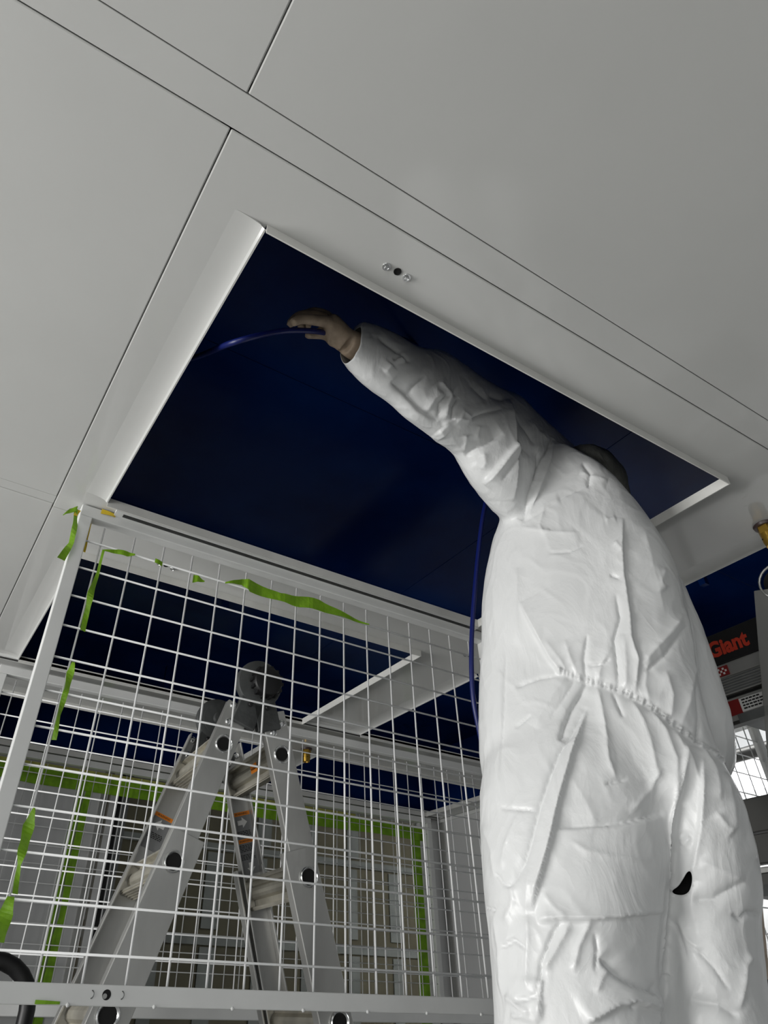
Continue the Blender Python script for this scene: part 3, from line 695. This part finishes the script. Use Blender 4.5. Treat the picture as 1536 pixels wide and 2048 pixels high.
def crease(pl, amp, wd, taper=.15):                   # ridge (+) or valley (-)
    d, s, p = seg_dist(pl); tp = np.clip(np.minimum(p, 1-p)/taper, 0, 1)**.7
    return amp*np.exp(-d/wd)*tp
def fold(pl, amp, wsharp, wsoft, taper=.15):          # sharp on one side (right-hand side of travel), soft on the other
    d, s, p = seg_dist(pl); tp = np.clip(np.minimum(p, 1-p)/taper, 0, 1)**.7
    return amp*tp*np.where(s > 0, np.exp(-d/wsharp), np.exp(-d/wsoft))
C = [  # waist gather and its rays
 ('c', [(1112,1342),(1150,1352),(1180,1362),(1210,1371),(1250,1384),(1300,1410),(1350,1450),(1400,1487),(1445,1520)], -.011, 11),
 ('c', [(1122,1352),(1080,1357),(1050,1367),(1032,1375)], -.006, 6), ('f', [(1176,1360),(1140,1420),(1128,1450),(1118,1484)], -.010, 5, 14),
 ('c', [(1134,1356),(1110,1385),(1085,1425),(1070,1455)], .006, 9), ('c', [(1150,1362),(1130,1395),(1100,1440)], -.004, 7),
 ('c', [(1193,1372),(1200,1400),(1210,1450),(1217,1522),(1232,1556)], .009, 6), ('c', [(1225,1385),(1240,1420),(1247,1435)], -.006, 6),
 ('c', [(1262,1400),(1285,1440),(1300,1480),(1318,1560)], .008, 9), ('c', [(1300,1420),(1330,1460),(1352,1520),(1350,1600)], .009, 9),
 ('c', [(1345,1455),(1375,1510),(1398,1560),(1402,1640)], .006, 8), ('c', [(1400,1490),(1430,1540),(1440,1600)], .006, 8),
 # pleat running down the left leg
 ('f', [(1172,1412),(1145,1468),(1118,1510),(1098,1560),(1080,1612),(1066,1668),(1050,1725),(1026,1775)], -.009, 12, 4), ('f', [(1064,1820),(1080,1762),(1100,1690),(1120,1600),(1146,1508),(1174,1420)], .012, 4, 22),
 # upper back verticals into the gather
 ('f', [(1040,1205),(1070,1262),(1100,1318),(1122,1348)], .008, 5, 30), ('c', [(1138,1350),(1120,1320),(1090,1280)], .005, 8),
 ('c', [(1172,1360),(1168,1320),(1175,1270)], -.007, 6), ('c', [(1158,1356),(1142,1318),(1130,1280)], .006, 8), ('c', [(1195,1368),(1203,1330),(1222,1295)], .006, 7), ('c', [(1238,1380),(1234,1330),(1228,1280),(1240,1240),(1232,1190)], -.008, 6),
 ('c', [(1250,1384),(1252,1330),(1245,1270)], .007, 8), ('f', [(1270,1392),(1276,1320),(1262,1280),(1258,1230),(1246,1150),(1243,1090),(1246,1035)], .009, 6, 12),
 ('c', [(1300,1408),(1290,1370),(1296,1320)], .005, 7), ('c', [(1340,1440),(1345,1390),(1330,1340)], .007, 8), ('c', [(1360,1456),(1378,1400),(1388,1340),(1378,1270),(1370,1215)], .007, 8), ('c', [(1395,1484),(1398,1430),(1392,1370)], -.008, 6),
 ('c', [(1284,1330),(1310,1298),(1340,1266),(1366,1228)], .010, 10), ('c', [(1290,1345),(1330,1310),(1372,1250)], -.006, 9), ('c', [(1175,1332),(1205,1330),(1220,1318)], -.006, 4),
 # left side seam and small cross creases
 ('c', [(985,1130),(990,1240),(1000,1350),(1002,1470),(990,1620)], .004, 7), ('c', [(1012,1310),(1008,1440),(1000,1560)], -.004, 5), ('c', [(1035,1135),(1035,1180),(1030,1290)], .004, 6),
 ('c', [(1030,1456),(1062,1430)], -.004, 5), ('c', [(1000,1615),(1072,1622)], -.004, 5), ('c', [(1040,1622),(1012,1690),(1005,1740)], .005, 5), ('c', [(965,1650),(985,1700),(992,1755)], .005, 6),
 ('f', [(1110,1655),(1165,1652),(1240,1647),(1290,1637),(1325,1628)], -.008, 4, 14), ('c', [(1140,1550),(1170,1600),(1200,1660)], .003, 12), ('c', [(1210,1568),(1255,1558)], -.005, 4), ('c', [(1322,1535),(1300,1580),(1262,1625)], .006, 6),
 ('f', [(1075,1842),(1110,1838),(1180,1838),(1240,1832),(1325,1820)], .010, 5, 18), ('c', [(1085,1785),(1110,1815),(1135,1835)], .004, 5), ('c', [(1140,1680),(1175,1702),(1220,1712),(1300,1722)], .004, 5),
 ('c', [(1125,1840),(1105,1868),(1082,1930),(1076,2010)], -.009, 6), ('c', [(1142,1845),(1112,1900),(1090,1940)], .008, 6), ('c', [(1182,1840),(1158,1890),(1146,1945)], .008, 6), ('c', [(1190,1868),(1194,1900),(1190,1945)], -.006, 5),
 ('f', [(1196,1915),(1222,1945),(1250,1965),(1292,1984),(1318,1980)], -.010, 4, 12), ('c', [(1215,1935),(1200,1960),(1190,1985)], .006, 5), ('f', [(1170,2048),(1195,2035),(1230,2012),(1262,2002),(1318,2018)], .012, 6, 24), ('c', [(1262,2000),(1262,2018)], -.007, 4),
 ('c', [(1010,1990),(1040,2015),(1062,2028)], .008, 5), ('c', [(1030,2002),(1055,1998),(1078,1990)], -.008, 5), ('c', [(1020,2030),(1050,2035),(1080,2046)], .007, 5), ('f', [(1082,2040),(1082,1990),(1085,1955)], .008, 4, 16),
 ('c', [(1055,1830),(1058,1870),(1055,1940),(1058,1985)], .007, 5), ('c', [(992,1745),(1010,1770),(1025,1772)], -.006, 4), ('c', [(1025,1772),(1028,1800),(1010,1850)], .006, 5), ('c', [(1005,1895),(1030,1880),(1055,1898)], -.007, 5), ('c', [(970,1815),(992,1820)], -.006, 4),
 ('c', [(1062,1740),(1052,1830)], .004, 5), ('c', [(990,1830),(1000,1900),(1003,1990)], .006, 6),
 # right seat and leg
 ('f', [(1372,1490),(1362,1560),(1348,1620),(1338,1700)], .010, 5, 26), ('f', [(1402,1520),(1404,1600),(1400,1660),(1388,1720),(1380,1758)], .007, 5, 12), ('c', [(1450,1545),(1462,1600),(1470,1660)], .007, 10), ('c', [(1432,1625),(1450,1650),(1470,1665)], .008, 8), ('c', [(1360,1690),(1380,1675)], .005, 5),
 ('c', [(1475,1590),(1500,1660),(1512,1720)], .007, 8), ('c', [(1400,1722),(1440,1740),(1490,1760)], .006, 12), ('c', [(1385,1800),(1430,1800),(1490,1765)], -.010, 22), ('c', [(1345,1830),(1365,1870),(1398,1905)], .006, 6), ('c', [(1370,1885),(1400,1905),(1425,1930),(1460,1980)], -.006, 6),
 ('c', [(1465,1828),(1480,1838),(1495,1825),(1520,1828)], -.008, 7), ('c', [(1505,1905),(1490,1930),(1488,1960),(1478,2020)], .009, 6), ('c', [(1330,1830),(1345,1850),(1370,1920)], -.005, 6), ('c', [(1380,2000),(1440,2010),(1480,2035)], -.008, 14),
 # shoulder and armpit
 ('f', [(1044,1042),(1060,1000),(1078,950),(1096,905),(1108,878)], -.014, 5, 9), ('c', [(1056,1036),(1080,965),(1100,920),(1106,875)], .010, 6), ('c', [(1076,905),(1082,930),(1075,960)], -.007, 6), ('c', [(1076,866),(1098,880),(1085,915)], .006, 6),
 ('c', [(1042,1046),(1090,1020),(1130,990),(1172,972)], -.005, 12), ('c', [(1050,1040),(1100,1005),(1120,998)], .004, 7), ('c', [(1045,1055),(1080,1062),(1120,1066),(1160,1066)], .005, 6), ('c', [(1160,1066),(1200,1020)], .003, 22), ('c', [(1176,975),(1180,950),(1165,925)], -.009, 7),
 ('c', [(1090,1010),(1080,1050),(1088,1068),(1100,1060)], .004, 3), ('c', [(1097,1106),(1140,1104),(1166,1090)], -.004, 4), ('c', [(1160,945),(1190,955),(1215,962)], .006, 7), ('c', [(1210,1040),(1232,1034)], .004, 5), ('c', [(1220,1150),(1240,1160)], -.006, 5), ('c', [(1228,1085),(1242,1105)], .006, 5),
 ('c', [(1290,1060),(1310,1150),(1330,1230)], .004, 12), ('c', [(1330,1135),(1320,1165),(1330,1180)], .007, 8),
 # sleeve
 ('f', [(1028,1003),(1029,930),(1026,860),(1018,798)], .013, 5, 30), ('f', [(930,912),(955,895),(978,885),(1002,870)], -.012, 5, 14), ('c', [(930,905),(932,880),(930,870)], .010, 6), ('f', [(1030,888),(1012,910),(992,938),(968,968)], .013, 5, 16), ('c', [(1035,910),(1000,960)], -.006, 10), ('c', [(935,840),(965,828),(1000,820)], -.007, 7),
 ('f', [(782,764),(810,788),(840,820),(876,842)], -.012, 5, 14), ('c', [(886,850),(905,838),(938,842)], .008, 6), ('c', [(888,838),(892,810),(903,788)], .010, 6), ('c', [(900,842),(905,815),(918,795)], -.008, 6), ('c', [(908,850),(925,825),(944,840)], .009, 7), ('c', [(878,840),(880,805),(895,788)], -.008, 6), ('c', [(855,826),(868,800),(885,785)], .008, 7), ('c', [(814,796),(830,770),(852,750)], -.007, 8), ('c', [(880,762),(895,782),(905,790)], .009, 7), ('c', [(954,880),(958,850)], .005, 5), ('c', [(966,905),(970,925),(965,940)], .006, 6),
 ('c', [(785,720),(805,712),(820,725)], -.007, 7), ('c', [(770,745),(785,730)], .006, 6), ('c', [(800,705),(806,725)], .008, 6), ('c', [(756,672),(790,700),(805,712)], -.008, 8), ('c', [(700,712),(706,700),(745,672)], .006, 8), ('c', [(890,872),(880,860)], .01, 8), ('c', [(978,790),(1010,800)], -.008, 8), ('c', [(940,768),(975,800)], -.006, 10),
 ('c', [(1060,840),(1080,870),(1075,905)], .006, 8), ('c', [(1030,830),(1050,860),(1070,890)], -.005, 9),
]
for k in C:
    if k[0] == 'c':
        disp += facing*(crease(k[1], k[2]*1.1, k[3]*.6) - crease(k[1], k[2]*.25, k[3]*3.2) if k[2] < 0 else crease(k[1], k[2]*.8, k[3]*1.3))
    else: disp += facing*fold(k[1], k[2]*1.2, k[3]*.6, k[4]*1.5)
for k in ():
    disp += (crease(k[1], k[2], k[3]) if k[0] == 'c' else fold(k[1], k[2], k[3], k[4]))*facing
# the left leg hangs in front of the right one: one long overlap edge
EDGE = [(1312, 2048), (1316, 1930), (1324, 1830), (1336, 1700), (1348, 1610), (1368, 1500)]
d, s, p = seg_dist(EDGE); tp = np.clip((1-p)/.3, 0, 1)
disp += facing*tp*np.where(s > 0, -.026*np.exp(-d/44)*(1-np.exp(-d/7)) + .008*np.exp(-d/4), .010*np.exp(-d/26))
# gathered beads along the elastic
d, s, p = seg_dist([(1118,1343),(1180,1362),(1250,1384),(1300,1410),(1350,1450),(1400,1487),(1445,1520)])
disp += facing*np.exp(-(d/5)**2)*(.0065+.0022*np.sin(p*150+3*np.sin(p*37))+.0035*np.sin(p*83+1.7)*np.sin(p*211))
# general crumple all round
pts = co*np.array([1, 1, .7])
ns = np.array([noise.noise(Vector(q)*9+Vector((3, 1, 7))) for q in pts]); n2 = np.array([abs(noise.noise(Vector(q)*21)) for q in pts])
disp += .0025*ns - .0018*np.minimum(n2*2.2, .5)
co2 = co + no*disp[:, None]
me.vertices.foreach_set('co', (co2 - np.array(FT)).ravel()); me.update()
bm = bmesh.new(); bm.from_mesh(me); bm.verts.ensure_lookup_table()
dE, sE, pE = seg_dist(EDGE)
bmesh.ops.smooth_vert(bm, verts=[bm.verts[i] for i in np.where((dE < 16) & (V_ > 1800) & (V_ < 2100))[0]], factor=.5, use_axis_x=True, use_axis_y=True, use_axis_z=True)
for _ in range(5): bmesh.ops.smooth_vert(bm, verts=[bm.verts[i] for i in np.where((dE < 13) & (V_ > 1900) & (V_ < 2000))[0]], factor=.5, use_axis_x=True, use_axis_y=True, use_axis_z=True)
# split seam at the crotch
hole = [(1342, 1788), (1358, 1768), (1372, 1748), (1381, 1738), (1382, 1762), (1376, 1780), (1360, 1790)]
def inpoly(u, v, P):
    r = False; j = len(P)-1
    for i in range(len(P)):
        if (P[i][1] > v) != (P[j][1] > v) and u < (P[j][0]-P[i][0])*(v-P[i][1])/(P[j][1]-P[i][1])+P[i][0]: r = not r
        j = i
    return r
cand = np.where((facing > 0) & (U_ > 1335) & (U_ < 1390) & (V_ > 1730) & (V_ < 1795))[0]
kill = [bm.verts[i] for i in cand if inpoly(U_[i], V_[i], hole)]
# open cuff at the wrist
ax_ = np.array((cuff_c-cuff_in).normalized()); cut = (co-np.array(cuff_c)) @ ax_
near = np.linalg.norm(co-np.array(cuff_c), axis=1) < .09
kill += [bm.verts[i] for i in np.where((cut > -.006) & near)[0]]
bmesh.ops.delete(bm, geom=list(set(kill)), context='VERTS')
bd = [v for v in bm.verts if any(e.is_boundary for e in v.link_edges)]
for _ in range(10):
    new = {}
    for v in bd:
        q = [e.other_vert(v).co for e in v.link_edges if e.is_boundary]
        if q: new[v] = v.co*.4 + sum(q, Vector())/len(q)*.6
    for v, c_ in new.items(): v.co = c_
bm.to_mesh(me); bm.free()
for p_ in me.polygons: p_.use_smooth = True
me.name = 'coverall'; me.materials.append(M_SUIT)
so = bpy.data.objects.new('coverall', me); COL.objects.link(so); so.parent = PERSON
sd = so.modifiers.new('solid', 'SOLIDIFY'); sd.thickness = .0008; sd.offset = -1

# body under the coverall: one continuous surface with head, arms, hands, legs
B = MB()
hips = (cl+cr)/2
wa = atD(1200, 1400, 1.47); ch = atD(1180, 1120, 1.49); nk = atD(1180, 1000, 1.50); hd = atD(1180, 982, 1.545)
lh, rh = atD(1150, 1720, 1.42), atD(1400, 1720, 1.54)
B.tube(catmull([atD(1240, 1680, 1.47), wa, ch, atD(1175, 1040, 1.50)], 5), list(np.interp(np.linspace(0, 3, 16), range(4), [.10, .095, .105, .085])), 20)
B.tube([atD(1175, 1060, 1.50), nk, hd], [.07, .058, .06], 16)
for h, c in ((lh, cl), (rh, cr)):
    B.tube(catmull([h, Vector((c.x, c.y, .50)), Vector((c.x, c.y, .28)), Vector((c.x, c.y, .09))], 4), list(np.interp(np.linspace(0, 3, 13), range(4), [.095, .062, .058, .042])), 16)
wr = atY(694, 684, .772)
B.tube(catmull([atD(1130, 1020, 1.47), atY(1060, 945, .88), atY(920, 820, .815), atY(800, 740, .79), wr], 5), list(np.interp(np.linspace(0, 4, 21), range(5), [.07, .056, .046, .040, .028])), 16)
B.tube(catmull([atD(1250, 1080, 1.52), el-Vector((0, 0, -.02)), el+E3*.12+Vector((0, 0, .02)), el+E3*.26+Vector((0, 0, .15))-P3*.03, el+E3*.30+Vector((0, 0, .20))-P3*.03], 4), list(np.interp(np.linspace(0, 4, 17), range(5), [.06, .045, .042, .032, .028])), 14)
# head: skull, face turned away from the camera and a little up
def ell(c, rx, ry, rz, ex, ey, ez, n=18, m=12):
    rings = []
    for i in range(m+1):
        f_ = math.pi*i/m; rings.append([c + ez*(rz*math.cos(f_)) + (ex*(rx*math.cos(t))+ey*(ry*math.sin(t)))*max(math.sin(f_), .02) for t in [2*math.pi*j/n for j in range(n)]])
    B.loft(rings)
hf = (E3*.96+Vector((0, 0, .28))).normalized(); hs = P3; hu = hs.cross(hf).normalized()
ell(hd, .076, .094, .105, hs, hf, hu); ell(hd+hf*.035-hu*.055, .058, .058, .065, hs, hf, hu)
B.tube([hd+hf*.085+hu*.005, hd+hf*.118-hu*.025, hd+hf*.095-hu*.035], [.010, .016, .012], 8)          # nose
for s in (-1, 1):
    ell(hd+hs*s*.078+hf*.0-hu*.012, .010, .020, .032, hs, hf, hu, 10, 6)                            # ears
    ell(hd+hf*.082+hs*s*.032+hu*.004, .014, .010, .010, hs, hf, hu, 10, 6)                          # eyes
ell(hd+hf*.094-hu*.062, .026, .012, .007, hs, hf, hu, 10, 6)                                        # mouth
# gripping left hand: palm, four fingers over the hose, thumb beneath
def hpnt(u, v, y): return atY(u, v, y)
B.tube(catmull([wr, hpnt(672, 664, .772), hpnt(652, 644, .774)], 4), [.027, .027, .027, .027, .028, .028, .028, .027, .024], 14)
B.tube(catmull([wr, hpnt(676, 662, .80), hpnt(655, 642, .812)], 4), list(np.linspace(.024, .021, 9)), 12)
fing = [([(656, 644, .758), (628, 640, .752), (602, 638, .750), (584, 646, .752)], [.0135, .0118, .0108, .009]),
        ([(652, 636, .780), (622, 630, .780), (597, 633, .780), (580, 648, .778)], [.0135, .0120, .0108, .009]),
        ([(654, 632, .802), (628, 624, .806), (606, 634, .804), (603, 656, .798)], [.0130, .0112, .0102, .009]),
        ([(660, 634, .822), (640, 625, .828), (620, 634, .828), (616, 652, .820)], [.0115, .0100, .0092, .008])]
for P_, r_ in fing:
    B.tube(catmull([hpnt(*q) for q in P_], 4), list(np.interp(np.linspace(0, 3, 13), range(4), r_)), 12)
B.tube(catmull([hpnt(672, 678, .775), hpnt(655, 668, .788), hpnt(636, 668, .796), hpnt(614, 670, .790)], 4), list(np.interp(np.linspace(0, 3, 13), range(4), [.021, .0150, .0115, .0085])), 12)
# right hand, closed, hidden in front of the worker
rw_ = el+E3*.30+Vector((0, 0, .20))-P3*.03
B.tube([rw_, rw_+Vector((0, 0, .05)), rw_+Vector((0, 0, .085))+E3*.01], [.028, .036, .034], 12)
for k in range(4):
    q = rw_+Vector((0, 0, .085))+P3*((k-1.5)*.019); B.tube(catmull([q, q+E3*.03+Vector((0, 0, .03)), q+E3*.06+Vector((0, 0, .02)), q+E3*.062-Vector((0, 0, .01))], 3), .0088, 10)
B.tube(catmull([rw_+P3*.03+Vector((0, 0, .03)), rw_+P3*.05+E3*.03+Vector((0, 0, .06)), rw_+P3*.035+E3*.06+Vector((0, 0, .075))], 3), .0105, 10)
bme = voxel(B, .0042, 4, .5)
bco = np_co(bme); bme.vertices.foreach_set('co', (bco-np.array(FT)).ravel()); bme.update()
for p_ in bme.polygons: p_.use_smooth = True
bme.name = 'body'; bme.materials.append(M_SKIN); bo = bpy.data.objects.new('body', bme); COL.objects.link(bo); bo.parent = PERSON
# hair cover over the back of the head
hc = MB(); n = 28; rings = []
for i in range(15):
    f_ = math.pi*.62*i/14; rr = 1+.012*math.sin(i*2.1)
    rings.append([hd - hf*.012 + hu*(.122*rr*math.cos(f_)) + (hs*(.094*math.cos(t))+hf*(.110*math.sin(t)-.0))*max(math.sin(f_), .02)*(1+.025*math.sin(9*t+i)) for t in [2*math.pi*j/n for j in range(n)]])
hc.loft(rings, False).build('hair_cover', M_CAP, PERSON, smooth=True)
tr = MB()
for h, c in ((lh, cl), (rh, cr)):
    tr.tube(catmull([h+Vector((0, 0, .05)), Vector((c.x, c.y, .50)), Vector((c.x, c.y, .28)), Vector((c.x, c.y, .11))], 4), list(np.interp(np.linspace(0, 3, 13), range(4), [.095, .070, .066, .056])), 18)
tr.tube([atD(1270, 1760, 1.48), atD(1240, 1640, 1.47), wa], [.085, .10, .095], 20)
tr.build('trousers', M_TROUSER, PERSON, smooth=True)
for c, s in ((cl, -1), (cr, 1)):
    dv = E3; base = Vector((c.x, c.y, 0))+P3*(.02*s); rings = []
    for y, hw, zt in ((-.10, .030, .07), (-.085, .038, .09), (-.03, .040, .115), (.03, .043, .10), (.09, .047, .075), (.15, .046, .06), (.185, .034, .045), (.20, .015, .03)):
        o = base+dv*y; rings.append([o-P3*hw, o+P3*hw, o+P3*hw*.95+Vector((0, 0, zt*.6)), o+P3*hw*.5+Vector((0, 0, zt)), o-P3*hw*.5+Vector((0, 0, zt)), o-P3*hw*.95+Vector((0, 0, zt*.6))])
    MB().loft(rings).build('shoe', M_SHOE, PERSON, smooth=False, bevel=.004)
